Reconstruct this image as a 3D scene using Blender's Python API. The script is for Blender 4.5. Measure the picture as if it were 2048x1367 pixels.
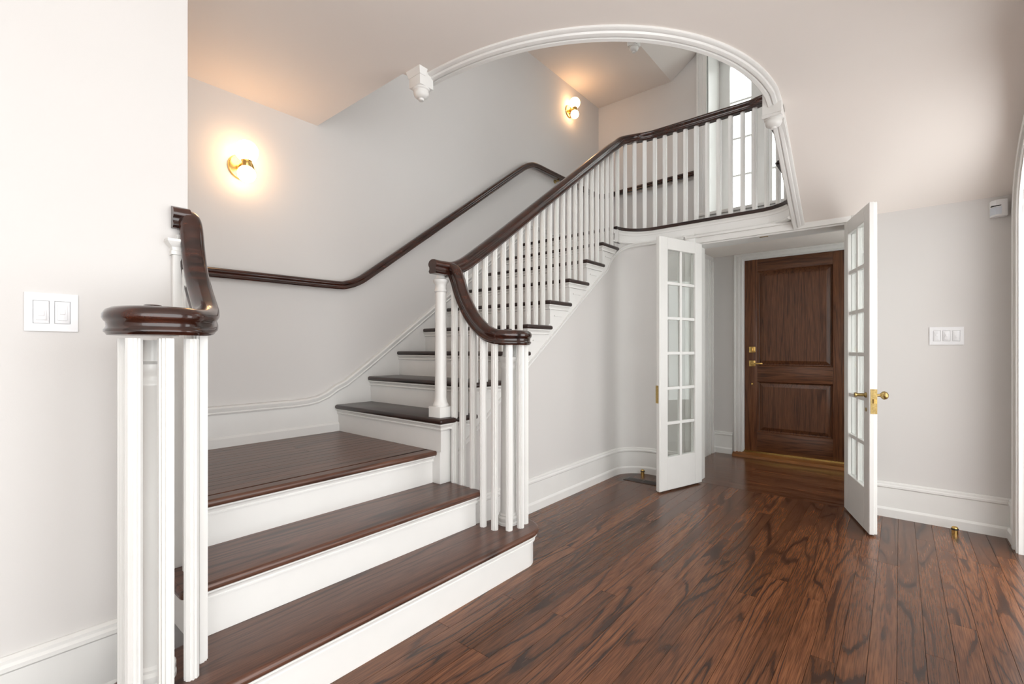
import bpy, bmesh, math, random
from mathutils import Vector, Matrix
R = math.radians
random.seed(7)
S = bpy.context.scene
COL = S.collection
for o in list(bpy.data.objects): bpy.data.objects.remove(o)

# ------------------------------------------------------------------ camera
cam_d = bpy.data.cameras.new('camera'); cam = bpy.data.objects.new('camera', cam_d); COL.objects.link(cam)
cam.location = (0, 0, 1.14); cam.rotation_euler = (R(90), 0, R(39.7 - 90))
cam_d.sensor_width = 36.0; cam_d.lens = 934.0 / 2048 * 36; cam_d.shift_y = 14.5 / 2048; cam_d.clip_start = 0.02
S.camera = cam
# ------------------------------------------------------------------ sky / exposure
W = bpy.data.worlds.new('sky'); S.world = W; W.use_nodes = True
_b = W.node_tree.nodes['Background']; _b.inputs[0].default_value = (0.98, 0.995, 1.0, 1); _b.inputs[1].default_value = 3.2
S.view_settings.view_transform = 'Standard'; S.view_settings.look = 'None'
S.view_settings.gamma = 1.0; S.view_settings.use_curve_mapping = False
S.view_settings.exposure = 0.30

# ------------------------------------------------------------------ materials
def srgb(r, g, b):
    f = lambda c: (c / 12.92 if c <= 0.04045 else ((c + 0.055) / 1.055) ** 2.4)
    return (f(r / 255), f(g / 255), f(b / 255), 1)
def mat(name, col, rough=0.5, metal=0.0, spec=0.5, noise=0.0, nscale=6.0, bump=0.0, bscale=80.0, coat=0.0):
    m = bpy.data.materials.new(name); m.use_nodes = True
    nt = m.node_tree; p = nt.nodes['Principled BSDF']
    p.inputs['Base Color'].default_value = col; p.inputs['Roughness'].default_value = rough
    p.inputs['Metallic'].default_value = metal; p.inputs['Specular IOR Level'].default_value = spec
    p.inputs['Coat Weight'].default_value = coat; p.inputs['Coat Roughness'].default_value = 0.08
    g = nt.nodes.new('ShaderNodeNewGeometry')
    if noise:
        n = nt.nodes.new('ShaderNodeTexNoise'); n.inputs['Scale'].default_value = nscale; n.inputs['Detail'].default_value = 3
        nt.links.new(g.outputs['Position'], n.inputs['Vector'])
        r = nt.nodes.new('ShaderNodeValToRGB')
        r.color_ramp.elements[0].position = 0.3; r.color_ramp.elements[1].position = 0.7
        r.color_ramp.elements[0].color = tuple(c * (1 - noise) for c in col[:3]) + (1,)
        r.color_ramp.elements[1].color = tuple(min(1, c * (1 + noise)) for c in col[:3]) + (1,)
        nt.links.new(n.outputs['Fac'], r.inputs[0]); nt.links.new(r.outputs[0], p.inputs['Base Color'])
    if bump:
        n2 = nt.nodes.new('ShaderNodeTexNoise'); n2.inputs['Scale'].default_value = bscale; n2.inputs['Detail'].default_value = 2
        nt.links.new(g.outputs['Position'], n2.inputs['Vector'])
        b = nt.nodes.new('ShaderNodeBump'); b.inputs['Strength'].default_value = bump; b.inputs['Distance'].default_value = 0.002
        nt.links.new(n2.outputs['Fac'], b.inputs['Height']); nt.links.new(b.outputs[0], p.inputs['Normal'])
    return m
def wood(name, dark, mid, light, axis, across=8.0, along=0.9, K=13.0, rough=0.3, pore=0.35, tint=0.25, coat=0.0, line=0.45, spec=0.5):
    """stained wood: contour lines of a stretched noise give cathedral grain; each board takes its own slice"""
    m = bpy.data.materials.new(name); m.use_nodes = True
    nt = m.node_tree; N = nt.nodes; L = nt.links; p = N['Principled BSDF']
    p.inputs['Roughness'].default_value = rough; p.inputs['Coat Weight'].default_value = coat; p.inputs['Coat Roughness'].default_value = 0.06
    p.inputs['Specular IOR Level'].default_value = spec
    g = N.new('ShaderNodeNewGeometry'); oi = N.new('ShaderNodeObjectInfo')
    off = N.new('ShaderNodeVectorMath'); off.operation = 'SCALE'; off.inputs[0].default_value = (7.3, 11.7, 5.1)
    L.new(oi.outputs['Random'], off.inputs['Scale'])
    add = N.new('ShaderNodeVectorMath'); add.operation = 'ADD'; L.new(g.outputs['Position'], add.inputs[0]); L.new(off.outputs[0], add.inputs[1])
    def scaled(al, ac):
        v = N.new('ShaderNodeVectorMath'); v.operation = 'MULTIPLY'
        v.inputs[1].default_value = tuple(al if i == axis else ac for i in range(3)); L.new(add.outputs[0], v.inputs[0]); return v.outputs[0]
    n1 = N.new('ShaderNodeTexNoise'); n1.inputs['Scale'].default_value = 1; n1.inputs['Detail'].default_value = 1.5; n1.inputs['Roughness'].default_value = 0.4
    n1.inputs['Distortion'].default_value = 0.4
    L.new(scaled(along, across), n1.inputs['Vector'])
    n1b = N.new('ShaderNodeTexNoise'); n1b.inputs['Scale'].default_value = 1; n1b.inputs['Detail'].default_value = 2
    L.new(scaled(along * 14, across * 6), n1b.inputs['Vector'])
    j = N.new('ShaderNodeMath'); j.operation = 'MULTIPLY_ADD'; j.inputs[1].default_value = 0.03; L.new(n1b.outputs['Fac'], j.inputs[0]); L.new(n1.outputs['Fac'], j.inputs[2])
    k = N.new('ShaderNodeMath'); k.operation = 'MULTIPLY'; k.inputs[1].default_value = K * 2; L.new(j.outputs[0], k.inputs[0])
    pp = N.new('ShaderNodeMath'); pp.operation = 'PINGPONG'; pp.inputs[1].default_value = 1.0; L.new(k.outputs[0], pp.inputs[0])
    r = N.new('ShaderNodeValToRGB'); e = r.color_ramp.elements
    e[0].position = 0.06; e[0].color = dark; e[1].position = line; e[1].color = mid
    e2 = e.new(1.0); e2.color = light
    L.new(pp.outputs[0], r.inputs[0])
    n3 = N.new('ShaderNodeTexNoise'); n3.inputs['Scale'].default_value = 1; n3.inputs['Detail'].default_value = 1
    L.new(scaled(along * 3.1, across * 1.7), n3.inputs['Vector'])
    mr3 = N.new('ShaderNodeMapRange'); mr3.inputs['From Min'].default_value = 0.42; mr3.inputs['From Max'].default_value = 0.66; mr3.inputs['To Max'].default_value = 0.8
    L.new(n3.outputs['Fac'], mr3.inputs[0])
    mx = N.new('ShaderNodeMix'); mx.data_type = 'RGBA'; L.new(mr3.outputs[0], mx.inputs['Factor']); L.new(r.outputs[0], mx.inputs['A']); mx.inputs['B'].default_value = mid
    n2 = N.new('ShaderNodeTexNoise'); n2.inputs['Scale'].default_value = 1; n2.inputs['Detail'].default_value = 2
    L.new(scaled(9, 260), n2.inputs['Vector'])
    mr = N.new('ShaderNodeMapRange'); mr.inputs['From Min'].default_value = 0.35; mr.inputs['From Max'].default_value = 0.65
    mr.inputs['To Min'].default_value = 1 - pore; mr.inputs['To Max'].default_value = 1 + pore * 0.4; L.new(n2.outputs['Fac'], mr.inputs[0])
    mr2 = N.new('ShaderNodeMapRange'); mr2.inputs['To Min'].default_value = 1 - tint; mr2.inputs['To Max'].default_value = 1 + tint; L.new(oi.outputs['Random'], mr2.inputs[0])
    mm = N.new('ShaderNodeMath'); mm.operation = 'MULTIPLY'; L.new(mr.outputs[0], mm.inputs[0]); L.new(mr2.outputs[0], mm.inputs[1])
    sc = N.new('ShaderNodeVectorMath'); sc.operation = 'SCALE'; L.new(mx.outputs['Result'], sc.inputs[0]); L.new(mm.outputs[0], sc.inputs['Scale'])
    L.new(sc.outputs[0], p.inputs['Base Color'])
    b = N.new('ShaderNodeBump'); b.inputs['Strength'].default_value = 0.08; b.inputs['Distance'].default_value = 0.001
    L.new(n2.outputs['Fac'], b.inputs['Height']); L.new(b.outputs[0], p.inputs['Normal'])
    return m
def glass(name, tint=(0.96, 0.98, 0.97, 1)):
    m = bpy.data.materials.new(name); m.use_nodes = True; nt = m.node_tree; N = nt.nodes; L = nt.links
    N.remove(N['Principled BSDF'])
    t = N.new('ShaderNodeBsdfTransparent'); t.inputs[0].default_value = tint
    gl = N.new('ShaderNodeBsdfGlossy'); gl.inputs['Roughness'].default_value = 0.02
    lw = N.new('ShaderNodeLayerWeight'); lw.inputs[0].default_value = 0.5
    pw_ = N.new('ShaderNodeMath'); pw_.operation = 'POWER'; pw_.inputs[1].default_value = 5.0; L.new(lw.outputs['Facing'], pw_.inputs[0])
    fr = N.new('ShaderNodeMath'); fr.operation = 'MULTIPLY_ADD'; fr.inputs[1].default_value = 0.7; fr.inputs[2].default_value = 0.04; L.new(pw_.outputs[0], fr.inputs[0])
    mx = N.new('ShaderNodeMixShader'); L.new(fr.outputs[0], mx.inputs[0]); L.new(t.outputs[0], mx.inputs[1]); L.new(gl.outputs[0], mx.inputs[2])
    L.new(mx.outputs[0], N['Material Output'].inputs[0]); return m
def emit(name, col, s):
    m = bpy.data.materials.new(name); m.use_nodes = True; p = m.node_tree.nodes['Principled BSDF']
    p.inputs['Base Color'].default_value = (0.9, 0.85, 0.75, 1); p.inputs['Emission Color'].default_value = col; p.inputs['Emission Strength'].default_value = s
    return m
def oak(name, axis, rough, tint=0.3, gain=1.0):
    g = lambda *c: tuple(v * gain for v in c) + (1,)
    return wood(name, g(0.036, 0.014, 0.008), g(0.135, 0.050, 0.021), g(0.175, 0.068, 0.028), axis, across=5.4, along=0.46, K=13, rough=rough, pore=0.42, tint=tint, line=0.27)
M = dict(
    wall=mat('wall_paint', (0.662, 0.640, 0.620, 1), 0.62, bump=0.05, bscale=350, noise=0.012, nscale=1.5),
    ceil=mat('ceiling_paint', (0.85, 0.79, 0.74, 1), 0.75, noise=0.01, nscale=1.5),
    white=mat('white_trim_paint', (0.775, 0.765, 0.74, 1), 0.32, noise=0.012, nscale=9, bump=0.03, bscale=120),
    rail=wood('dark_mahogany', (0.010, 0.0035, 0.003, 1), (0.030, 0.0085, 0.005, 1), (0.062, 0.016, 0.008, 1), 0, across=22, along=3, K=3, rough=0.2, pore=0.25, tint=0.08, coat=0.5),
    floor=oak('stained_oak_floor', 0, 0.27),
    floory=oak('stained_oak_floor_cross', 1, 0.2, 0.35, 1.15),
    tread=wood('stained_oak_tread', (0.046, 0.020, 0.014, 1), (0.122, 0.052, 0.032, 1), (0.150, 0.066, 0.041, 1), 0, across=5, along=0.3, K=12, rough=0.3, pore=0.4, tint=0.08, line=0.35),
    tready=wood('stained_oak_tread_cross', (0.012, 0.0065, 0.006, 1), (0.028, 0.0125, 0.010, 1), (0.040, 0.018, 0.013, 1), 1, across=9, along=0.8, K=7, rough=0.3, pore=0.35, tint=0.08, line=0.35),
    door=wood('sapele_door', (0.070, 0.024, 0.010, 1), (0.135, 0.050, 0.021, 1), (0.165, 0.063, 0.027, 1), 2, across=24, along=1.1, K=4, rough=0.3, pore=0.35, tint=0.12, line=0.5),
    doorh=wood('sapele_rail', (0.070, 0.024, 0.010, 1), (0.135, 0.050, 0.021, 1), (0.165, 0.063, 0.027, 1), 1, across=24, along=1.1, K=4, rough=0.3, pore=0.35, tint=0.1, line=0.5),
    thresh=wood('oak_threshold', (0.09, 0.03, 0.008, 1), (0.22, 0.08, 0.02, 1), (0.28, 0.11, 0.03, 1), 1, rough=0.3, K=5),
    brass=mat('brass', (0.72, 0.49, 0.17, 1), 0.22, 1.0, noise=0.12, nscale=60),
    oldbrass=mat('aged_brass', (0.42, 0.30, 0.12, 1), 0.33, 1.0, noise=0.25, nscale=90),
    black=mat('black_rubber', (0.012, 0.012, 0.012, 1), 0.5, noise=0.2, nscale=40),
    seam=mat('dark_subfloor', (0.018, 0.009, 0.006, 1), 0.6, noise=0.2, nscale=4),
    plastic=mat('white_plastic', (0.80, 0.80, 0.81, 1), 0.28, noise=0.01, nscale=30),
    vent=mat('brown_metal_register', (0.045, 0.028, 0.022, 1), 0.35, 0.3, noise=0.15, nscale=50),
    lens=mat('sensor_lens', (0.62, 0.66, 0.72, 1), 0.3, noise=0.02, nscale=40),
    glass=glass('window_glass'), globe=emit('lit_frosted_globe', (1.0, 0.58, 0.28, 1), 11.0),
)
# ------------------------------------------------------------------ mesh helpers
def finish(name, bm, m, parent=None, smooth=None, loc=None):
    bmesh.ops.recalc_face_normals(bm, faces=bm.faces[:])
    me = bpy.data.meshes.new(name); bm.to_mesh(me); bm.free()
    if m: me.materials.append(M[m] if isinstance(m, str) else m)
    if smooth:
        me.shade_smooth(); me.set_sharp_from_angle(angle=R(smooth))
    return link(name, me, parent, loc)
def link(name, me, parent=None, loc=None):
    o = bpy.data.objects.new(name, me); COL.objects.link(o)
    base = Vector(loc) if loc is not None else Vector((0, 0, 0))
    if parent is not None:
        o.parent = parent
        if not parent.get('_local'): base = base - wloc(parent)
    o.location = base
    return o
def wloc(o):
    v = Vector(o.location)
    if o.parent is not None: v = v + wloc(o.parent)
    return v
def empty(name, loc=(0, 0, 0), rz=0, local=False):
    o = bpy.data.objects.new(name, None); COL.objects.link(o); o.location = loc; o.rotation_euler.z = rz
    o.empty_display_size = 0.1
    if local: o['_local'] = 1
    return o
def tag(o, label, cat, group=None):
    o['label'] = label; o['category'] = cat
    if group: o['group'] = group
    return o
def struct(o, label=None, cat=None):
    o['kind'] = 'structure'
    if label: o['label'] = label
    if cat: o['category'] = cat
    return o
def abox(bm, x0, x1, y0, y1, z0, z1):
    v = [bm.verts.new((x, y, z)) for z in (z0, z1) for y in (y0, y1) for x in (x0, x1)]
    for f in ((0, 2, 3, 1), (4, 5, 7, 6), (0, 1, 5, 4), (2, 6, 7, 3), (0, 4, 6, 2), (1, 3, 7, 5)): bm.faces.new([v[i] for i in f])
def box(name, x0, x1, y0, y1, z0, z1, m, parent=None, bevel=0, seg=2):
    bm = bmesh.new(); abox(bm, x0, x1, y0, y1, z0, z1)
    if bevel: bmesh.ops.bevel(bm, geom=bm.edges[:], offset=bevel, segments=seg, affect='EDGES', profile=0.5)
    return finish(name, bm, m, parent, 35 if bevel else None)
def aprism(bm, poly, plane, a0, a1):
    f = {'XY': lambda p, a: (p[0], p[1], a), 'XZ': lambda p, a: (p[0], a, p[1]), 'YZ': lambda p, a: (a, p[0], p[1])}[plane]
    lo = [bm.verts.new(f(p, a0)) for p in poly]; hi = [bm.verts.new(f(p, a1)) for p in poly]
    n = len(poly); bm.faces.new(lo[::-1]); bm.faces.new(hi)
    for i in range(n): bm.faces.new((lo[i], lo[(i + 1) % n], hi[(i + 1) % n], hi[i]))
def prism(name, poly, plane, a0, a1, m, parent=None, smooth=None, bevel=0):
    bm = bmesh.new(); aprism(bm, poly, plane, a0, a1)
    o = finish(name, bm, m, parent, smooth or (30 if bevel else None))
    if bevel:
        md = o.modifiers.new('bevel', 'BEVEL'); md.width = bevel; md.segments = 3; md.limit_method = 'ANGLE'; md.angle_limit = R(45)
    return o
def alathe(bm, prof, n=24, origin=(0, 0, 0), axis='Z'):
    """prof: (radius, height) pairs, closed at both ends"""
    def pt(r, h, a):
        c, s = r * math.cos(a), r * math.sin(a)
        p = {'Z': (c, s, h), 'Y': (c, h, s), 'X': (h, c, s)}[axis]
        return tuple(p[i] + origin[i] for i in range(3))
    rings = []
    for r, h in prof:
        if r < 1e-6: rings.append([bm.verts.new(pt(0, h, 0))])
        else: rings.append([bm.verts.new(pt(r, h, 2 * math.pi * i / n)) for i in range(n)])
    for A, B in zip(rings, rings[1:]):
        for i in range(n):
            q = [A[i % len(A)], A[(i + 1) % len(A)], B[(i + 1) % len(B)], B[i % len(B)]]
            u = []
            for v in q:
                if v not in u: u.append(v)
            if len(u) > 2: bm.faces.new(u)
    for ring in (rings[0], rings[-1]):
        if len(ring) > 2: bm.faces.new(ring)
def lathe(name, prof, m, parent=None, n=24, origin=(0, 0, 0), axis='Z', smooth=40):
    bm = bmesh.new(); alathe(bm, prof, n, origin, axis); return finish(name, bm, m, parent, smooth)
def catmull(pts, k=6):
    P = [Vector(p) for p in pts]; P = [2 * P[0] - P[1]] + P + [2 * P[-1] - P[-2]]; out = []
    for i in range(1, len(P) - 2):
        for j in range(k):
            t = j / k; a, b, c, d = P[i - 1:i + 3]
            out.append(0.5 * ((2 * b) + (c - a) * t + (2 * a - 5 * b + 4 * c - d) * t * t + (3 * b - a - 3 * c + d) * t ** 3))
    out.append(P[-2]); return out
def sweep(name, prof, path, m, parent=None, perp=False, smooth=40, closed=False):
    """prof: (a to the right of travel, b up); path: 3-D points"""
    P = [Vector(p) for p in path]; n = len(P); bm = bmesh.new(); rings = []
    for i in range(n):
        pa = P[i - 1] if (i > 0 or closed) else None; pb = P[(i + 1) % n] if (i < n - 1 or closed) else None
        t1 = (P[i] - pa).normalized() if pa is not None else None; t2 = (pb - P[i]).normalized() if pb is not None else None
        t = ((t1 or t2) + (t2 or t1)).normalized()
        L = Vector((t.y, -t.x, 0)).normalized(); N = L.cross(t).normalized() if perp else Vector((0, 0, 1)); sc = 1.0
        if t1 is not None and t2 is not None:
            h1 = Vector((t1.x, t1.y, 0)).normalized(); h = Vector((t.x, t.y, 0)).normalized(); sc = 1 / max(0.3, h1.dot(h))
        rings.append([bm.verts.new(P[i] + L * a * sc + N * b) for a, b in prof])
    k = len(prof)
    for A, B in (list(zip(rings, rings[1:])) + ([(rings[-1], rings[0])] if closed else [])):
        for i in range(k): bm.faces.new((A[i], A[(i + 1) % k], B[(i + 1) % k], B[i]))
    if not closed: bm.faces.new(rings[0]); bm.faces.new(rings[-1])
    return finish(name, bm, m, parent, smooth)
def arc(cx, cy, r, a0, a1, n=10): return [(cx + r * math.cos(R(a0 + (a1 - a0) * i / n)), cy + r * math.sin(R(a0 + (a1 - a0) * i / n))) for i in range(n + 1)]

# ------------------------------------------------------------------ key measures (metres)
H = 2.68; RI = 0.1875; GO = 0.263; XW = 4.10; YB = 3.09; MID = 2.332      # ceiling, rise, going, door wall, back wall, mirror of the lower steps
def nose(k): return 1.735 + GO * (k - 4)
BASE = [(0, 0), (0.026, 0), (0.026, 0.052), (0.021, 0.062), (0.016, 0.066), (0.016, 0.196), (0.024, 0.203), (0.024, 0.214), (0.018, 0.221), (0.018, 0.23), (0.008, 0.237), (0, 0.237)]

# ------------------------------------------------------------------ floor
fl = empty('floor', (1.0, 0, 0)); struct(fl, 'dark stained oak strip floor of the foyer', 'floor')
box('subfloor', -2.6, 4.12, -1.4, 3.1, -0.12, -0.013, 'seam', fl)
box('subfloor', 4.12, 5.60, -0.6, 3.1, -0.12, -0.013, 'seam', fl)
bm = bmesh.new(); abox(bm, 0, 1, 0, 1, -1, 0); unit = bpy.data.meshes.new('plank'); bm.to_mesh(unit); bm.free()
unitx = unit; unitx.materials.append(M['floor']); unity = unit.copy(); unity.materials[0] = M['floory']
def plank(me, x0, x1, y0, y1, z, par, th=0.013):
    o = link('plank', me, par, (x0, y0, z)); o.scale = (x1 - x0, y1 - y0, th); return o
PW = 0.083; y = 2.0
while y > -1.3:
    x = -0.9 - random.random() * 1.2; y1 = y; y0 = y - PW
    while x < 4.118:
        x2 = min(4.118, x + random.uniform(0.9, 2.3))
        if 4.118 - x2 < 0.3: x2 = 4.118
        if not (x2 < 0.15 or (y0 > 1.55 and x2 < 1.9)): plank(unitx, x + 0.0008, x2 - 0.0008, y0 + 0.0007, y1 - 0.0007, 0, fl)
        x = x2
    y = y0
bb = box('subfloor', -2.6, -0.0, -1.4, 1.97, -0.013, -0.0125, 'floor', fl)
x = 4.12
while x < 5.45:
    ya = -0.3; yb = random.uniform(0.5, 1.2)
    plank(unity, x + 0.0005, x + PW - 0.0005, ya, yb - 0.0005, 0, fl); plank(unity, x + 0.0005, x + PW - 0.0005, yb + 0.0005, 1.60, 0, fl)
    x += PW

# ------------------------------------------------------------------ walls
struct(box('wall_left', -2.6, 0.547, 1.97, 2.09, 0, H, 'wall'), 'bright white wall with double switch beside the stair opening', 'wall')
struct(box('wall_landing', 0.42, 0.50, 2.09, 3.09, 0, H, 'wall'), 'side wall of the lower landing', 'wall')
struct(box('wall_back', 0.42, 5.60, YB, YB + 0.15, 0, 5.6, 'wall'), 'tall grey wall rising behind the stairs', 'wall')
struct(box('wall_rear_added', -2.72, -2.6, -1.4, 2.09, 0, H, 'wall'), 'added unseen wall behind the viewpoint, holding back daylight', 'wall')  # added to cut the daylight reaching the far side of the foyer
# wall beneath the upper flight, turning a rounded corner into the door wall
def trimz(x): return 1.045 + 0.722 * (x - 2.6)
WP = [(1.86, 2.0), (2.2, 2.0), (2.6, 2.0), (3.0, 2.0), (3.4, 2.0), (3.7, 2.0), (3.835, 2.0)] + arc(3.835, 1.71, 0.265, 85, 0, 12)
WP = [(x, min(y, 2.0)) for x, y in WP]
WP = [(x, y) for x, y in WP if x <= 3.84] + arc(3.835, 1.735, 0.265, 82, 0, 12)
ws = bmesh.new(); lo = []; hi = []; lo2 = []; hi2 = []
pth = [Vector((p[0], p[1], 0)) for p in WP] + [Vector((XW, 1.35, 0))]
for i, p in enumerate(pth):
    a = pth[max(0, i - 1)]; b = pth[min(len(pth) - 1, i + 1)]; t = (b - a).normalized(); n = Vector((-t.y, t.x, 0))
    zt = min(trimz(p.x) if p.x < 3.84 else 9, 2.11); zt = max(zt, 0.4)
    lo.append(ws.verts.new((p.x, p.y, 0))); hi.append(ws.verts.new((p.x, p.y, zt)))
    q = p + n * 0.06; lo2.append(ws.verts.new((q.x, q.y, 0))); hi2.append(ws.verts.new((q.x, q.y, zt)))
for i in range(len(pth) - 1):
    ws.faces.new((lo[i], lo[i + 1], hi[i + 1], hi[i])); ws.faces.new((lo2[i], hi2[i], hi2[i + 1], lo2[i + 1]))
    ws.faces.new((hi[i], hi[i + 1], hi2[i + 1], hi2[i])); ws.faces.new((lo[i], lo2[i], lo2[i + 1], lo[i + 1]))
ws.faces.new((lo[0], hi[0], hi2[0], lo2[0])); ws.faces.new((lo[-1], lo2[-1], hi2[-1], hi[-1]))
struct(finish('wall_stair', ws, 'wall', None, 40), 'grey wall under the stair flight with a rounded corner', 'wall')
OY0, OY1, OZ = 0.265, 1.345, 2.045                                        # french door opening
struct(box('wall_right', XW, XW + 0.18, -0.525, OY0, 0, 2.16, 'wall'), 'beige wall with triple switch beside the glazed door', 'wall')
struct(box('wall_header', XW, XW + 0.18, OY0, OY1 + 0.02, OZ, 2.16, 'white'), 'white header over the glazed doors', 'wall')
struct(box('wall_jamb', XW + 0.03, XW + 0.18, OY1, OY1 + 0.27, 0, 2.16, 'wall'), 'narrow wall beside the glazed door opening', 'wall')
# vestibule
struct(box('wall_vestibule', XW + 0.18, 5.60, 1.60, 1.70, 0, 2.16, 'wall'), 'left wall of the entry vestibule', 'wall')
vw = bmesh.new(); abox(vw, XW + 0.18, 4.50, -0.40, -0.30, 0, 2.16); abox(vw, 5.25, 5.60, -0.40, -0.30, 0, 2.16); abox(vw, 4.50, 5.25, -0.40, -0.30, 0, 0.45); abox(vw, 4.50, 5.25, -0.40, -0.30, 2.05, 2.16)
struct(finish('wall_vestibule', vw, 'wall'), 'right wall of the entry vestibule behind the glazed door', 'wall')
sw = struct(empty('window_added', (4.875, -0.35, 0.45)), 'added unseen side window giving the vestibule daylight', 'window')  # out of view; added to brighten the vestibule
for x0, x1, z0, z1 in ((4.50, 4.55, 0.45, 2.05), (5.20, 5.25, 0.45, 2.05), (4.55, 5.20, 0.45, 0.51), (4.55, 5.20, 1.99, 2.05), (4.865, 4.885, 0.51, 1.99)): box('sash', x0, x1, -0.37, -0.33, z0, z1, 'white', sw)
for x0, x1 in ((4.55, 4.865), (4.885, 5.20)): box('pane', x0, x1, -0.352, -0.348, 0.51, 1.99, 'glass', sw)
DF = 5.45; DY0, DY1, DZ = 0.373, 1.287, 2.093
fw = bmesh.new()
abox(fw, DF, DF + 0.15, DY1 + 0.02, 1.60, 0, 2.16); abox(fw, DF, DF + 0.15, -0.30, DY0 - 0.02, 0, 2.16); abox(fw, DF, DF + 0.15, DY0 - 0.02, DY1 + 0.02, DZ + 0.02, 2.16)
struct(finish('wall_entry', fw, 'wall'), 'outer wall around the front door', 'wall')
# upper front wall with deep window
UX = 5.53; WY0, WY1, WZ0, WZ1 = 0.09, 1.69, 2.69, 4.62; WX = 5.98
fw = bmesh.new()
abox(fw, UX, WX + 0.1, WY1, YB + 0.15, 2.16, 5.6); abox(fw, UX, WX + 0.1, -0.6, WY0, 2.16, 5.6)
abox(fw, UX, WX + 0.1, WY0, WY1, 2.16, WZ0); abox(fw, UX, WX + 0.1, WY0, WY1, WZ1, 5.6)
struct(finish('wall_front', fw, 'wall'), 'upper front wall with the tall landing window', 'wall')
vw = bmesh.new(); abox(vw, 1.40, 1.55, -0.62, 0.2, H + 0.28, 5.6); abox(vw, 1.40, 1.55, 2.4, YB, H + 0.28, 5.6); abox(vw, 1.40, 1.55, 0.2, 2.4, H + 0.28, 3.6); abox(vw, 1.40, 1.55, 0.2, 2.4, 5.3, 5.6)  # unseen wall added against sky light; opening cut to brighten the balusters
struct(finish('wall_hall_added', vw, 'wall'), 'added unseen end wall of the upper hall with a wide opening to admit daylight', 'wall')
struct(box('wall_hall_added', 1.55, UX, -0.62, -0.52, 2.9, 5.6, 'wall'), 'added unseen side wall keeping sky light out of the upper hall', 'wall')  # unseen, added to shut sky light out upstairs
struct(box('ceiling_added', 1.40, WX + 0.1, -0.62, YB + 0.15, 5.6, 5.7, 'ceil'), 'added unseen ceiling over the upper hall, blocking sky light', 'ceiling')  # added out of view to close the top against the sky
# side wall with arched opening
ax0, ax1, az, aa, ab = 2.60, 3.80, 1.88, 0.60, 0.44
ac = 0.5 * (ax0 + ax1)
ar = [(ac + aa * math.cos(R(t)), az + ab * math.sin(R(t))) for t in range(0, 181, 10)]
prs = bmesh.new()
aprism(prs, [(XW + 0.18, 0), (XW + 0.18, 2.9), (ac, 2.9)] + [(p[0], p[1]) for p in ar[9::-1]] + [(ax1, 0)], 'XZ', -0.645, -0.525)
aprism(prs, [(ac, 2.9), (1.9, 2.9), (1.9, 0), (ax0, 0)] + [(p[0], p[1]) for p in ar[18:8:-1]], 'XZ', -0.645, -0.525)
struct(finish('wall_side', prs, 'wall'), 'side wall with an arched opening', 'wall')
# arched casing (flat prism strips, stepped)
ca = struct(empty('trim_1', (3.855, -0.525, 0)), 'white moulded casing around the arched opening', 'trim')
for w0, w1, pr in ((0.0, 0.11, 0.016), (0.012, 0.03, 0.024), (0.07, 0.11, 0.030), (0.045, 0.055, 0.022)):
    inn = [(ax1 + w0, 0.0)] + [(ac + (aa + w0) * math.cos(R(t)), az + (ab + w0) * math.sin(R(t))) for t in range(0, 181, 6)] + [(ax0 - w0, 0.0)]
    out = [(ax1 + w1, 0.0)] + [(ac + (aa + w1) * math.cos(R(t)), az + (ab + w1) * math.sin(R(t))) for t in range(0, 181, 6)] + [(ax0 - w1, 0.0)]
    b = bmesh.new()
    for i in range(len(inn) - 1):
        q = [inn[i], out[i], out[i + 1], inn[i + 1]]; aprism(b, q, 'XZ', -0.525, -0.525 + pr)
    finish('casing', b, 'white', ca, 30)

# ------------------------------------------------------------------ ceilings
def sup(n=2.25, off=0.0, k=40):
    out = []
    for i in range(k + 1):
        t = math.pi / 2 * i / k; c = math.cos(t) ** (2 / n) if i < k else 0; s = math.sin(t) ** (2 / n) if i else 0
        out.append((3.2 - (1.5 - off) * s, 2.06 - (1.512 - off) * c))
    return out                                                            # from (3.2,.548) to (1.7,2.06)
TR = sup(); TI = sup(off=0.055)
cp = [(-2.6, -1.4), (3.0, -1.4), (3.0, 0.58)] + [p for p in TI if p[0] < 3.0] + [(1.72, 2.12), (1.62, 2.14), (1.62, YB), (-2.6, YB)]
struct(prism('ceiling', cp, 'XY', H, H + 0.28, 'ceil'), 'flat foyer ceiling ending at the curved stairwell', 'ceiling')
def sofz(x):
    s = 0.672; z = 2.075 + (XW - x) * s                                   # sloping underside of the second flight, eased into the ceiling
    w = 0.09; d = (H - z)
    return z if d > w else (H if d < -w else H - (d + w) ** 2 / (4 * w))
sx = [4.1] + [4.0 - 0.05 * i for i in range(20)] + [3.0]
sp = [(x, sofz(x)) for x in sx] + [(3.0, H + 0.02), (3.2, H + 0.02)] + [(4.1, sofz(4.1) + 0.06)]
struct(prism('ceiling_soffit', sp, 'XZ', -0.56, 0.58, 'ceil', None, 30), 'sloping plaster underside of the second flight', 'ceiling')
struct(box('ceiling_vestibule', XW + 0.18, 5.60, -0.4, 1.70, 2.16, 2.20, 'ceil'), 'low ceiling of the entry vestibule', 'ceiling')
uc = bmesh.new()
abox(uc, 3.2, 4.50, 1.2, YB + 0.1, 4.35, 4.45); abox(uc, 1.55, 3.2, 2.3, YB + 0.1, 4.35, 4.45); abox(uc, 4.50, UX + 0.2, 2.11, YB + 0.1, 4.35, 4.45)
struct(finish('ceiling_upper', uc, 'ceil'), 'ceiling over the upper landing', 'ceiling')
struct(prism('ceiling_slope', [(2.11, 4.35), (2.09, 4.362), (0.4, 5.55), (0.4, 5.65), (2.11, 4.45)], 'YZ', 4.50, UX + 0.2, 'ceil', None, 20), 'sloping underside of a higher flight above the window landing', 'ceiling')

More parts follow.
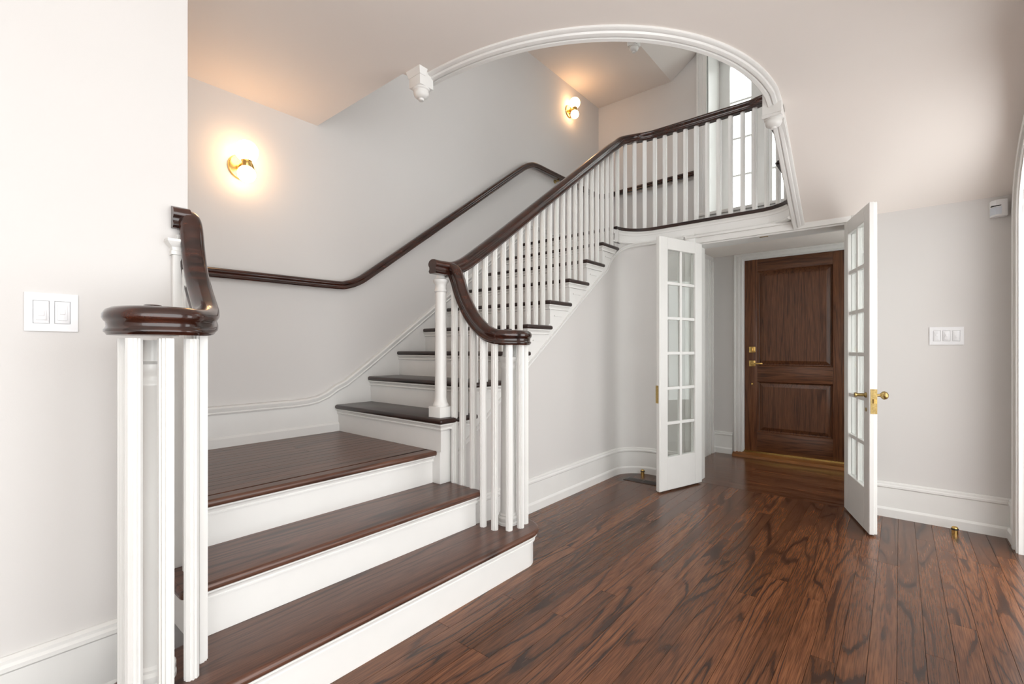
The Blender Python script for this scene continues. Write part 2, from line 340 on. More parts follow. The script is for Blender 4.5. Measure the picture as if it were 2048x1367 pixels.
# ------------------------------------------------------------------ trims and baseboards
t2 = struct(empty('trim_2', (3.2, 0.55, H)), 'white moulding edging the curved stairwell opening', 'trim')
path = [(XW - 0.005, 0.548, sofz(4.1))] + [(x, 0.548, sofz(x)) for x in [4.0 - 0.05 * i for i in range(16)]] + [(p[0], p[1], H) for p in TR[1:]]
TPROF = [(0, 0.004), (0, -0.010), (0.008, -0.016), (0.020, -0.016), (0.024, -0.025), (0.036, -0.030), (0.042, -0.030), (0.045, -0.022), (0.050, -0.022), (0.053, -0.032), (0.070, -0.036), (0.076, -0.030), (0.076, 0.02), (0, 0.02)]
sweep('well_moulding', TPROF, path, 'white', t2)
def baseboard(name, pts, label, k=1.0):
    return struct(sweep(name, [(a, b * k) for a, b in BASE], [(p[0], p[1], p[2] if len(p) > 2 else 0) for p in pts], 'white', None, smooth=25), label, 'baseboard')
baseboard('baseboard_stair', [(1.87, 2.0)] + WP[1:] + [(XW, 1.44)], 'tall white baseboard following the rounded corner under the stairs')
baseboard('baseboard_right', [(XW, 0.17), (XW, -0.525), (3.91, -0.525)], 'tall white baseboard under the triple switch')
baseboard('baseboard_left', [(-1.5, 1.97), (0.45, 1.97)], 'white baseboard under the double switch', 1.11)
baseboard('baseboard_vestibule', [(5.36, 1.60), (DF, 1.60), (DF, DY1 + 0.11)], 'short white baseboard beside the front door')
# french door casing + header cap
t3 = struct(empty('trim_3', (XW, 0.8, 0)), 'white casing around the glazed door opening', 'trim')
box('side_casing', XW - 0.02, XW, OY1, OY1 + 0.09, 0, OZ + 0.06, 'white', t3, 0.003)
box('side_casing', XW - 0.02, XW, OY0 - 0.09, OY0, 0, OZ + 0.06, 'white', t3, 0.003)
box('head_casing', XW - 0.016, XW, OY0 - 0.0, OY1, OZ, OZ + 0.075, 'white', t3, 0.003)
box('head_bead', XW - 0.026, XW, OY0 - 0.09, OY1 + 0.09, OZ + 0.048, OZ + 0.07, 'white', t3, 0.004)
box('jamb_lining', XW, XW + 0.19, OY1 - 0.012, OY1, 0, OZ, 'white', t3); box('jamb_lining', XW, XW + 0.19, OY0, OY0 + 0.012, 0, OZ, 'white', t3)
box('jamb_lining', XW, XW + 0.19, OY0, OY1, OZ - 0.012, OZ, 'white', t3)
box('strike_plate', XW + 0.02, XW + 0.045, 0.80, 0.86, OZ - 0.014, OZ - 0.0115, 'oldbrass', t3)
# front door casing
t4 = struct(empty('trim_4', (DF, 0.83, 0)), 'white casing around the front door', 'trim')
for w0, w1, d in ((0.012, 0.095, 0.018), (0.075, 0.097, 0.03), (0.014, 0.022, 0.022), (0.045, 0.055, 0.024)):
    box('side_casing', DF - d, DF, DY1 + w0, DY1 + w1, 0, DZ + min(w1, 0.066), 'white', t4, 0.003)
    box('side_casing', DF - d, DF, DY0 - w1, DY0 - w0, 0, DZ + min(w1, 0.066), 'white', t4, 0.003)
box('head_casing', DF - 0.018, DF, DY0 - 0.01, DY1 + 0.01, DZ + 0.012, DZ + 0.066, 'white', t4, 0.003)
box('head_bead', DF - 0.028, DF, DY0 - 0.09, DY1 + 0.09, DZ + 0.045, DZ + 0.066, 'white', t4, 0.003)
for ya, yb in ((DY1, DY1 + 0.02), (DY0 - 0.02, DY0)): box('jamb_lining', DF - 0.002, DF + 0.12, ya, yb, 0.03, DZ + 0.02, 'white', t4)
box('jamb_lining', DF - 0.002, DF + 0.12, DY0, DY1, DZ, DZ + 0.02, 'white', t4)
# closet casing on vestibule wall
t5 = struct(empty('trim_5', (5.28, 1.60, 0)), 'white door casing on the vestibule side wall', 'trim')
for x0, x1, d in ((4.96, 5.36, 0.018), (5.33, 5.36, 0.032), (5.20, 5.215, 0.024), (5.26, 5.275, 0.026)): box('casing', x0, x1, 1.60 - d, 1.60, 0, 2.10, 'white', t5, 0.003)

# ------------------------------------------------------------------ front door
fd = struct(empty('door_1', (DF + 0.03, 0.83, 0.06)), 'brown two panel wooden front door with brass lever', 'door')
xd = DF + 0.015
box('stile', xd, xd + 0.045, DY1 - 0.125, DY1 - 0.003, 0.062, DZ - 0.003, 'door', fd, 0.002); box('stile', xd, xd + 0.045, DY0 + 0.003, DY0 + 0.125, 0.062, DZ - 0.003, 'door', fd, 0.002)
for z0, z1 in ((0.062, 0.265), (0.80, 0.965), (DZ - 0.128, DZ - 0.003)): box('rail', xd, xd + 0.045, DY0 + 0.125, DY1 - 0.125, z0, z1, 'doorh', fd, 0.002)
for z0, z1 in ((0.265, 0.80), (0.965, DZ - 0.128)):
    b = bmesh.new(); ya, yb = DY0 + 0.125, DY1 - 0.125                     # bevelled raised panel
    def ring(i, x): return [b.verts.new((x, yy, zz)) for yy, zz in ((ya + i, z0 + i), (yb - i, z0 + i), (yb - i, z1 - i), (ya + i, z1 - i))]
    rs = [ring(0, xd + 0.004), ring(0.012, xd + 0.022), ring(0.018, xd + 0.024), ring(0.052, xd + 0.009), ring(0.056, xd + 0.008)]
    for A, B in zip(rs, rs[1:]):
        for i in range(4): b.faces.new((A[i], A[(i + 1) % 4], B[(i + 1) % 4], B[i]))
    b.faces.new(rs[-1]); back = ring(0, xd + 0.04); b.faces.new(back[::-1])
    for i in range(4): b.faces.new((back[i], back[(i + 1) % 4], rs[0][(i + 1) % 4], rs[0][i]))
    finish('panel', b, 'door', fd)
db = box('deadbolt_plate', xd - 0.008, xd, 1.178, 1.240, 1.105, 1.167, 'brass', fd, 0.002)
b = bmesh.new(); abox(b, xd - 0.028, xd - 0.008, 1.203, 1.215, 1.118, 1.154); finish('thumb_turn', b, 'brass', db)
lp = box('lever_plate', xd - 0.008, xd, 1.178, 1.240, 0.958, 1.020, 'brass', fd, 0.002)
b = bmesh.new(); alathe(b, [(0.0, xd - 0.05), (0.012, xd - 0.05), (0.012, xd - 0.008), (0, xd - 0.008)], 14, (0, 1.209, 0.989), 'X'); finish('neck', b, 'brass', lp, 40)
box('lever', xd - 0.055, xd - 0.040, 1.100, 1.215, 0.981, 0.997, 'brass', lp, 0.003)
lathe('doorbell_button', [(0, xd - 0.006), (0.006, xd - 0.008), (0.010, xd - 0.007), (0.013, xd), (0, xd)], 'brass', fd, 16, (0, 1.209, 0.772), 'X')
th = struct(empty('trim_6', (DF, 0.83, 0)), 'wooden threshold with brass strip under the front door', 'trim')
prism('sill_board', [(DF - 0.085, 0), (DF - 0.065, 0.022), (DF + 0.0, 0.048), (DF + 0.12, 0.048), (DF + 0.12, 0)], 'XZ', DY0 - 0.10, DY1 + 0.10, 'thresh', th)
box('brass_strip', DF - 0.004, DF + 0.02, DY0, DY1, 0.046, 0.0625, 'brass', th)

# ------------------------------------------------------------------ french doors (built in their own frame: x along the leaf, y across, z up)
def leaf(name, hinge, ang, label, flip):
    r = struct(empty(name, (hinge[0], hinge[1], 0.012), ang, True), label, 'door')
    Wd, Hd, T = 0.526, 2.024, 0.044; st, top, bot, mu = 0.088, 0.095, 0.262, 0.024
    def bx(n, x0, x1, y0, y1, z0, z1, m, par=r, bev=0.0025):
        b = bmesh.new(); abox(b, x0, x1, y0, y1, z0, z1)
        if bev: bmesh.ops.bevel(b, geom=b.edges[:], offset=bev, segments=1, affect='EDGES')
        me = finish(n, b, m, par if par is r else None); 
        if par is not r: me.parent = par; me.location = (0, 0, 0)
        return me
    bx('stile', 0, st, -T / 2, T / 2, 0, Hd, 'white'); fs = bx('stile', Wd - st, Wd, -T / 2, T / 2, 0, Hd, 'white')
    bx('top_rail', st, Wd - st, -T / 2, T / 2, Hd - top, Hd, 'white'); bx('bottom_rail', st, Wd - st, -T / 2, T / 2, 0, bot, 'white')
    bx('astragal', Wd, Wd + 0.012, -T / 2 + (0.0 if flip else 0.018), T / 2 - (0.018 if flip else 0.0), 0, Hd, 'white')
    cw = (Wd - 2 * st - mu) / 2; rh = (Hd - top - bot - 5 * mu) / 6
    bx('glazing_bar', st + cw, st + cw + mu, -0.014, 0.014, bot, Hd - top, 'white')
    for i in range(5):
        z = bot + (i + 1) * rh + i * mu
        for c in range(2): x = st + c * (cw + mu); bx('glazing_bar', x, x + cw, -0.014, 0.014, z, z + mu, 'white')
    for i in range(6):
        for c in range(2):
            x = st + c * (cw + mu); z = bot + i * (rh + mu); bx('pane', x, x + cw, -0.002, 0.002, z, z + rh, 'glass', bev=0)
    return r, bx, Wd, T
dl, bx, Wd, T = leaf('door_2', (4.095, 1.315), math.atan2(0.158, -0.497), 'open narrow white glazed door beside the rounded corner', False)
bx('strike_plate', Wd + 0.0125, Wd + 0.014, -0.014, 0.012, 0.70, 0.84, 'oldbrass', bev=0)
dr, bx, Wd, T = leaf('door_3', (4.095, 0.285), math.atan2(-0.165, -0.519), 'open narrow white glazed door with brass knob', True)
pl = bx('lock_plate', Wd + 0.0122, Wd + 0.014, -0.016, 0.018, 0.735, 0.885, 'oldbrass', bev=0)
b = bmesh.new(); abox(b, Wd + 0.014, Wd + 0.024, -0.002, 0.014, 0.80, 0.825); lt = finish('latch', b, 'brass'); lt.parent = pl; lt.location = (0, 0, 0)
for s, nm in ((1, 'knob'), (-1, 'knob')):
    prof = [(0, T / 2 * s), (0.018, T / 2 * s), (0.018, (T / 2 + 0.004) * s), (0.009, (T / 2 + 0.008) * s), (0.009, (T / 2 + 0.026) * s), (0.014, (T / 2 + 0.030) * s), (0.024, (T / 2 + 0.040) * s), (0.026, (T / 2 + 0.048) * s), (0.022, (T / 2 + 0.060) * s), (0.012, (T / 2 + 0.067) * s), (0, (T / 2 + 0.068) * s)]
    if s < 0: prof = [(0, -T / 2), (0.017, -T / 2), (0.017, -T / 2 - 0.004), (0.010, -T / 2 - 0.01), (0.010, -T / 2 - 0.045), (0.014, -T / 2 - 0.05), (0.014, -T / 2 - 0.06), (0, -T / 2 - 0.062)]
    lathe(nm, prof, 'oldbrass', dr, 20, (Wd - 0.045, 0, 0.845), 'Y')
lathe('key_escutcheon', [(0, -T / 2), (0.013, -T / 2), (0.012, -T / 2 - 0.003), (0, -T / 2 - 0.003)], 'oldbrass', dr, 16, (Wd - 0.045, 0, 0.755), 'Y')

# ------------------------------------------------------------------ window on the upper landing
wn = struct(empty('window_1', (WX, 0.9, WZ0)), 'tall white window over the upper landing', 'window')
for w0, w1, d in ((0.0, 0.115, 0.02), (0.09, 0.115, 0.034), (0.0, 0.014, 0.028), (0.05, 0.06, 0.026)):
    box('casing', UX - d, UX, WY1 + w0, WY1 + w1, WZ0 - 0.06, WZ1 + w1, 'white', wn, 0.003); box('casing', UX - d, UX, WY0 - w1, WY0 - w0, WZ0 - 0.06, WZ1 + w1, 'white', wn, 0.003)
    box('casing', UX - d, UX, WY0, WY1, WZ1 + w0, WZ1 + w1, 'white', wn, 0.003)
box('reveal', UX, WX, WY1 - 0.012, WY1, WZ0, WZ1, 'white', wn); box('reveal', UX, WX, WY0, WY0 + 0.012, WZ0, WZ1, 'white', wn); box('reveal', UX, WX, WY0, WY1, WZ1 - 0.012, WZ1, 'white', wn)
box('sill', UX - 0.04, WX, WY0 - 0.12, WY1 + 0.12, WZ0 - 0.03, WZ0 + 0.005, 'white', wn, 0.006); box('apron', UX - 0.018, UX, WY0 - 0.1, WY1 + 0.1, WZ0 - 0.13, WZ0 - 0.03, 'white', wn, 0.004)
lights = [(1.33, 1.56), (0.56, 1.11), (0.17, 0.37)]
edges = [WY1] + [v for l in reversed(sorted(lights)) for v in (l[1], l[0])] + [WY0]
for i in range(0, len(edges), 2): box('mullion', WX - 0.03, WX + 0.05, edges[i + 1], edges[i], WZ0, WZ1, 'white', wn, 0.006)
GZ0, GZ1 = WZ0 + 0.07, WZ1 - 0.10
for a, bb_ in lights:
    sa = box('sash', WX - 0.012, WX + 0.03, a, bb_, WZ0, GZ0, 'white', wn, 0.004); box('sash', WX - 0.012, WX + 0.03, a, bb_, GZ1, WZ1, 'white', wn, 0.004)
    for z in (3.20, 3.64, 4.08): box('glazing_bar', WX - 0.008, WX + 0.02, a, bb_, z - 0.01, z + 0.01, 'white', wn)
    zz = [GZ0, 3.19, 3.21, 3.63, 3.65, 4.07, 4.09, GZ1]
    for q in range(0, 8, 2): box('pane', WX + 0.004, WX + 0.008, a, bb_, zz[q], zz[q + 1], 'glass', wn)

# ------------------------------------------------------------------ staircase
st = tag(empty('staircase', (1.155, 1.8, 0)), 'white turning staircase with dark treads and curved mahogany handrails', 'staircase')
# lower steps
bc = (1.935, 1.617)
def outline(r, front, back):
    right = arc(bc[0], bc[1], r, -90, 90, 18); left = [(MID - x, y) for x, y in right[::-1]]
    return [(p[0], p[1]) for p in right] + [(1.80, back), (MID - 1.80, back)] + [(p[0], p[1]) for p in left]
prism('riser', outline(0.122, 1.495, 1.80), 'XY', 0.0, RI - 0.030, 'white', st, 30)
TO = outline(0.152, 1.465, 1.80)
prism('tread', TO, 'XY', RI - 0.030, RI, 'tread', st, bevel=0.013)
def cove(name, pts, z, parent, m='white'):
    return sweep(name, [(0, 0), (0.022, 0), (0.022, -0.007), (0.018, -0.009), (0.011, -0.016), (0.008, -0.026), (0.011, -0.028), (0.011, -0.034), (0.004, -0.036), (0, -0.036)], [(p[0], p[1], z) for p in pts], m, parent, smooth=30)
rr = arc(bc[0], bc[1], 0.122, 60, -90, 16); cove('cove_moulding', ([(MID - x, y) for x, y in rr] + rr[::-1]), RI - 0.030, st)
box('riser', 0.50, 1.825, 1.77, 2.10, RI, 2 * RI - 0.030, 'white', st)
prism('tread', [(0.462, 1.735), (1.852, 1.735), (1.852, 2.09), (0.462, 2.09)], 'XY', 2 * RI - 0.030, 2 * RI, 'tread', st, bevel=0.013)
cove('cove_moulding', [(0.50, 2.05), (0.50, 1.77), (1.825, 1.77), (1.825, 1.99)], 2 * RI - 0.030, st)
box('riser', 0.50, 1.86, 2.065, YB, 2 * RI, 3 * RI - 0.030, 'white', st)
prism('landing_nosing', [(0.50, 2.028), (1.80, 2.028), (1.80, 2.105), (0.50, 2.105)], 'XY', 3 * RI - 0.030, 3 * RI, 'tread', st, bevel=0.013)
cove('cove_moulding', [(0.50, 2.065), (1.79, 2.065)], 3 * RI - 0.030, st)
box('landing_base', 0.50, 1.86, 2.106, YB, 3 * RI - 0.030, 3 * RI - 0.012, 'seam', st)
unitt = unit.copy(); unitt.materials[0] = M['tread']
y = 2.106
while y < YB - 0.01:
    y2 = min(YB, y + 0.066); x = 0.50; xs = random.choice([1.0, 1.3, 9]); 
    plank(unitt, 0.50, min(xs, 1.80), y + 0.0012, y2 - 0.0012, 3 * RI, st, 0.012)
    if xs < 1.7: plank(unitt, xs + 0.001, 1.80, y + 0.0012, y2 - 0.0012, 3 * RI, st, 0.012)
    y = y2
# upper flight
YN, YS = 1.952, 1.985
for k in range(4, 12):
    x0 = nose(k); z = k * RI
    bm = bmesh.new(); abox(bm, x0, x0 + GO + 0.04, YN, YB - 0.022, z - 0.030, z)
    bmesh.ops.bevel(bm, geom=bm.edges[:], offset=0.0125, segments=3, affect='EDGES', profile=0.5); finish('tread', bm, 'tready', st, 40)
for k in range(4, 13):
    x0 = nose(k); z = k * RI
    box('riser', x0 + 0.030, x0 + 0.048, YS, YB - 0.022, z - RI, z - 0.030, 'white', st)
    cove('cove_moulding', [(x0 + 0.030, YB - 0.024), (x0 + 0.030, YS), (min(x0 + GO + 0.02, 3.84), YS)], z - 0.030, st)
# outer stringer: saw-tooth above, trim line below
saw = []
for k in range(4, 12): saw += [(nose(k) + 0.0485, (k - 1) * RI - 0.015), (nose(k) + 0.0485, k * RI - 0.028)]
saw[0] = (1.875, 3 * RI)
if saw[1][0] < 1.875: saw[1] = (1.875, saw[1][1])
saw = saw + [(nose(12) + 0.0485, 11 * RI - 0.015), (nose(12) + 0.0485, 2.20)]
low = [(nose(12) + 0.0485, 2.02)] + [(x, trimz(x) - 0.01) for x in (3.7, 3.3, 2.9, 2.5, 2.1, 1.875)]
sob = prism('stringer', saw + low, 'XZ', YS, YS + 0.04, 'white', st)
for k in range(5, 12):                                                    # shaped brackets under the tread ends
    x0 = nose(k) + 0.03; z = k * RI - 0.056
    prism('bracket', [(x0, z - RI * 0.62), (x0 + 0.012, z - RI * 0.62), (x0 + 0.012, z - 0.010), (x0 + 0.20, z - 0.010), (x0 + 0.20, z), (x0, z)], 'XZ', YS - 0.010, YS, 'white', st)
    prism('bracket', [(x0 + 0.065, z - 0.050), (x0 + 0.18, z - 0.050), (x0 + 0.17, z - 0.058), (x0 + 0.065, z - 0.058)], 'XZ', YS - 0.006, YS, 'white', st)
tl = [(x, 2.0, trimz(x)) for x in (1.87, 2.2, 2.6, 3.0, 3.4, 3.60)] + [(3.70, 2.0, trimz(3.68) + 0.005), (3.76, 2.0, 1.905), (3.82, 2.0, 1.965)]
tl += [(p[0], p[1], z) for p, z in zip(arc(3.835, 1.735, 0.265, 82, 0, 8), (2.0, 2.035, 2.062, 2.082, 2.095, 2.102, 2.106, 2.108, 2.108))] + [(XW, 1.45, 2.108)]
sweep('string_moulding', [(0, -0.016), (0.010, -0.016), (0.018, -0.008), (0.012, -0.001), (0.020, 0.006), (0.022, 0.016), (0.012, 0.020), (0, 0.020)], tl, 'white', st, perp=True)
# second landing
edge = [(p[0], p[1]) for p in arc(3.835, 1.71, 0.25, 90, 0, 10)] + [(p[0], p[1]) for p in arc(3.835, 0.86, 0.25, 0, -90, 10)]
lp_ = [(nose(12), YB - 0.02), (nose(12), 1.96)] + edge[1:] + [(3.91, 0.60), (3.91, -0.49), (UX, -0.49), (UX, YB - 0.02)]
prism('landing_floor', lp_, 'XY', 2.222, 2.25, 'tready', st, bevel=0.011)
fe = [(p[0], p[1]) for p in arc(3.835, 1.71, 0.27, 90, 0, 10)] + [(p[0], p[1]) for p in arc(3.835, 0.86, 0.27, 0, -90, 10)]
prism('landing_core', [(3.87, YB), (3.87, 1.985)] + fe[1:-1] + [(3.94, 0.58), (3.94, -0.49), (UX, -0.49), (UX, YB)], 'XY', 2.201, 2.221, 'white', st)
fpath = [(nose(12) + 0.01, 1.985, 2.11)] + [(p[0], p[1], 2.11) for p in arc(3.835, 1.71, 0.275, 88, 0, 10)] + [(p[0], p[1], 2.11) for p in arc(3.835, 0.86, 0.275, 0, -55, 8)]
sweep('fascia', [(-0.03, 0.0), (0.004, 0.0), (0.010, 0.006), (0.010, 0.014), (0.002, 0.020), (0.002, 0.030), (0.0, 0.034), (0.0, 0.075), (0.004, 0.079), (0.004, 0.088), (0.006, 0.094), (0.014, 0.102), (0.016, 0.112), (-0.03, 0.112)], fpath, 'white', st, smooth=30)
# second flight
for k, x in ((13, 3.92), (14, 3.66), (15, 3.40)):
    bm = bmesh.new(); abox(bm, x - GO - 0.03, x, -0.49, 0.662, k * RI - 0.030, k * RI); bmesh.ops.bevel(bm, geom=bm.edges[:], offset=0.012, segments=3, affect='EDGES'); finish('tread', bm, 'tready', st, 40)
    box('riser', x - 0.048, x - 0.030, -0.49, 0.585, max((k - 1) * RI, sofz(x - 0.03) + 0.02), k * RI - 0.030, 'white', st)
prism('stringer', [(3.90, sofz(3.90) + 0.01), (3.90, 2.24), (3.872, 2.25), (3.872, 2.405), (3.612, 2.42), (3.612, 2.595), (3.352, 2.61), (3.352, 2.77), (3.13, 2.77), (3.13, sofz(3.13) + 0.01)], 'XZ', 0.555, 0.585, 'white', st)
# handrail
HR = [(0, .037), (.015, .035), (.028, .028), (.0355, .016), (.036, .006), (.032, -.002), (.028, -.006), (.0265, -.018), (.029, -.024), (.032, -.027), (.032, -.033), (.028, -.036), (.025, -.042)]
HR = HR + [(-a, b) for a, b in HR[:0:-1]]
goose = [(1.858, 2.075, 1.607), (1.858, 2.02, 1.607), (1.858, 1.975, 1.592), (1.857, 1.94, 1.535), (1.856, 1.905, 1.452), (1.852, 1.855, 1.37), (1.846, 1.79, 1.298), (1.838, 1.715, 1.243), (1.84, 1.65, 1.214), (1.860, 1.597, 1.206), (1.902, 1.562, 1.205), (1.953, 1.552, 1.205), (2.005, 1.570, 1.205), (2.033, 1.612, 1.205), (2.036, 1.662, 1.205), (2.010, 1.702, 1.205), (1.970, 1.716, 1.205), (1.935, 1.702, 1.205), (1.918, 1.668, 1.205), (1.930, 1.640, 1.205)]
gooseL = [(0.55, 2.03, 1.607), (0.55, 1.985, 1.605), (0.55, 1.955, 1.575), (0.55, 1.932, 1.495), (0.549, 1.90, 1.415), (0.546, 1.85, 1.347), (0.539, 1.785, 1.293), (0.526, 1.71, 1.247), (0.500, 1.645, 1.228), (0.466, 1.597, 1.222)] + [(MID - a * 0.985 - 0.0288, b, c + 0.016) for a, b, c in goose[10:]]
for side in (1, -1):
    pts = goose if side == 1 else gooseL
    hr = sweep('handrail', HR, catmull(pts, 6), 'rail', st, perp=True, smooth=50)
    cxx = 1.958 if side == 1 else MID - 1.958
    lathe('volute_eye', [(0, -0.042), (0.05, -0.042), (0.054, -0.03), (0.048, -0.02), (0.050, -0.005), (0.055, 0.01), (0.048, 0.028), (0.03, 0.035), (0.024, 0.035), (0.024, 0.042), (0.02, 0.046), (0, 0.047)], 'rail', hr, 24, (cxx, 1.655, 1.205 if side == 1 else 1.221))
    # turned newel under the volute
    lathe('newel_post', [(0, RI), (0.056, RI), (0.056, RI + 0.012), (0.050, RI + 0.016), (0.055, RI + 0.026), (0.055, RI + 0.038), (0.046, RI + 0.046), (0.048, RI + 0.054), (0.041, RI + 0.062), (0.038, 0.7), (0.036, 1.03), (0.041, 1.036), (0.041, 1.044), (0.036, 1.050), (0.036, 1.066), (0.043, 1.076), (0.047, 1.086), (0.047, 1.098), (0.030, 1.106), (0.024, 1.166), (0, 1.166)], 'white', st, 28, (cxx, 1.655, 0))
# flight rail, then level round the landing, then up the second flight
rz = lambda x: 1.640 + 0.713 * (x - 1.957)
rp = [(1.725, 2.01, 1.607), (1.80, 2.01, 1.607), (1.87, 2.008, 1.612), (1.95, 2.004, 1.645), (2.05, 2.0, rz(2.05) + 0.004)] + [(x, 1.997, rz(x)) for x in (2.3, 2.6, 2.9, 3.2, 3.5, 3.7)]
rp += [(3.80, 1.996, 2.952), (3.88, 1.99, 3.005)] + [(p[0], p[1], z) for p, z in zip(arc(3.835, 1.71, 0.285, 68, 0, 4), (3.052, 3.082, 3.098, 3.104, 3.106))] + [(4.12, 1.5, 3.106), (4.12, 1.2, 3.106), (4.12, 0.95, 3.106)]
rp += [(p[0], p[1], z) for p, z in zip(arc(3.835, 0.86, 0.265, 0, -90, 4), (3.106, 3.11, 3.125, 3.16, 3.23))] + [(3.65, 0.597, 3.36), (3.45, 0.597, 3.50), (3.27, 0.597, 3.63)]
sweep('handrail', HR, catmull(rp, 4), 'rail', st, perp=True, smooth=50)
# stub of rail running from the left newel into the wall
sweep('handrail', HR, [(0.55, 1.975, 1.607), (0.50, 1.975, 1.607), (0.497, 1.975, 1.607)], 'rail', st, perp=True, smooth=50)
# newel at the landing (square block, turned shaft)
nw = box('newel_post', 1.772, 1.872, 2.0, 2.10, 2 * RI, 0.81, 'white', st, 0.004)
lathe('newel_shaft', [(0, 0.808), (0.044, 0.808), (0.046, 0.82), (0.040, 0.83), (0.036, 0.842), (0.034, 0.86), (0.033, 1.2), (0.031, 1.468), (0.037, 1.474), (0.037, 1.482), (0.032, 1.488), (0.032, 1.512), (0.038, 1.522), (0.044, 1.530), (0.044, 1.542), (0.028, 1.550), (0.022, 1.566), (0, 1.57)], 'white', nw, 28, (1.822, 2.05, 0))
pw = box('newel_post', 0.497, 0.552, 1.945, 1.97, 2 * RI, 1.50, 'white', st, 0.003)
sweep('capital', [(0, 0), (0.006, 0), (0.006, 0.012), (0.002, 0.016), (0.004, 0.026), (0.016, 0.038), (0.02, 0.044), (0.02, 0.052), (0, 0.052)], [(0.497, 1.97, 1.470), (0.497, 1.945, 1.470), (0.552, 1.945, 1.470), (0.552, 1.97, 1.470)], 'white', pw, smooth=25)
# newel drops below the ceiling edge
def drop(x0, y0, s, zb, zt=3.9):
    n = box('newel_post', x0, x0 + s, y0, y0 + s, zb, zt, 'white', st, 0.002)
    lathe('drop_finial', [(0, zb), (s * 0.50, zb), (s * 0.50, zb - 0.008), (s * 0.42, zb - 0.012), (s * 0.46, zb - 0.026), (s * 0.40, zb - 0.042), (s * 0.26, zb - 0.052), (s * 0.17, zb - 0.054), (s * 0.15, zb - 0.064), (0, zb - 0.070)], 'white', n, 24, (x0 + s / 2, y0 + s / 2, 0))
    return n
n1 = drop(1.645, 2.02, 0.095, 2.598)
sweep('cap_moulding', [(0, -0.03), (0.004, -0.03), (0.018, -0.008), (0.022, 0), (0, 0)], [(1.645, 2.115, H), (1.645, 2.02, H), (1.68, 2.02, H)], 'white', n1, smooth=25)
n2 = drop(3.2, 0.548, 0.104, 2.564)
sweep('cap_moulding', [(0, 0), (0.008, 0.0), (0.016, 0.012), (0.006, 0.02), (0, 0.02)], [(3.2, 0.652, 2.555), (3.2, 0.548, 2.555)], 'white', n2, smooth=25)
drop(4.46, 2.06, 0.10, 4.26, 4.36)
# balusters
bm = bmesh.new(); hb, nb = 0.0180, 0.0046
q = [(hb, hb - 2.6 * nb), (hb - nb, hb - 2.6 * nb), (hb - nb, hb - nb), (hb - 2.6 * nb, hb - nb), (hb - 2.6 * nb, hb)]
prof = []
for i in range(4):
    c, s = math.cos(i * math.pi / 2), math.sin(i * math.pi / 2); prof += [(c * x - s * y, s * x + c * y) for x, y in q]
aprism(bm, prof, 'XY', 0, 1); bmesh.ops.recalc_face_normals(bm, faces=bm.faces[:]); bal = bpy.data.meshes.new('baluster'); bm.to_mesh(bal); bm.free(); bal.materials.append(M['white'])
def baluster(x, y, z0, z1, rot=0):
    o = link('baluster', bal, st, (x, y, z0)); o.scale = (1, 1, z1 - z0); o.rotation_euler.z = rot
low_b = [(1.857, 1.972, 2, 1.545), (1.855, 1.902, 2, 1.415), (1.849, 1.815, 2, 1.300), (1.836, 1.726, 1, 1.225), (1.841, 1.648, 1, 1.19), (1.883, 1.583, 1, 1.17), (1.950, 1.560, 1, 1.17), (2.016, 1.580, 1, 1.17), (2.018, 1.662, 1, 1.17)]
for x, y, k, zt in low_b:
    a = math.atan2(y - 1.655, x - 1.958) if k == 1 else 0
    baluster(x, y, k * RI, zt, a); baluster((2.387 if k == 2 else MID) - x, y, k * RI, zt, -a)
for k in range(4, 12):
    for j in range(3):
        x = nose(k) + 0.055 + j * GO / 3
        if x > 1.90: baluster(x, 1.997, k * RI, rz(x) - 0.03)
Lp = catmull([p for p in rp if p[0] > 3.86 and p[2] < 3.2], 8); dist = 0.02; acc = 0.0
for a, b_ in zip(Lp, Lp[1:]):
    d = (Vector((b_.x, b_.y, 0)) - Vector((a.x, a.y, 0))).length
    while dist < acc + d:
        p = a.lerp(b_, (dist - acc) / d); t = b_ - a; baluster(p.x, p.y, 2.25, p.z - 0.03, math.atan2(t.y, t.x)); dist += 0.0925
    acc += d
for i in range(5):
    x = 3.86 - 0.088 * i; k = 13 + int((3.92 - x) / 0.26); baluster(x, 0.597, k * RI, 3.23 + (3.835 - x) * 0.70 - 0.03)
# skirting of the landing and the flight on the back wall
sk = [(0.50, 0.80), (1.45, 0.80), (1.52, 0.803), (1.58, 0.812), (1.64, 0.832), (1.70, 0.866), (1.80, 0.90 + 0.0)]
sl = lambda x: 0.80 + 0.713 * (x - 1.668)
top = [(0.50, 0.80), (1.46, 0.80), (1.54, 0.804), (1.61, 0.815), (1.68, 0.842), (1.75, 0.885), (1.82, sl(1.82) + 0.006)] + [(x, sl(x)) for x in (2.0, 2.5, 3.0, 3.5, 3.78)] + [(3.88, 2.41), (3.96, 2.46), (4.05, 2.487), (5.5, 2.487)]
sb = prism('skirting', [(0.50, 0.53)] + top + [(5.5, 2.22), (3.84, 2.0), (1.80, 0.53)][0:] , 'XZ', YB - 0.022, YB - 0.001, 'white', st, 30)
sweep('skirting_cap', [(-0.02, -0.036), (0.006, -0.036), (0.012, -0.026), (0.006, -0.019), (0.012, -0.009), (0.015, 0.004), (0.007, 0.013), (-0.02, 0.016)], [(x, YB - 0.022, z - 0.01) for x, z in top], 'white', st, perp=True, smooth=30)
sweep('skirting_shoe', [(-0.02, 0), (0.012, 0), (0.012, 0.05), (0.004, 0.062), (-0.02, 0.062)], [(0.50, YB - 0.022, 3 * RI), (1.765, YB - 0.022, 3 * RI)], 'white', st, smooth=30)

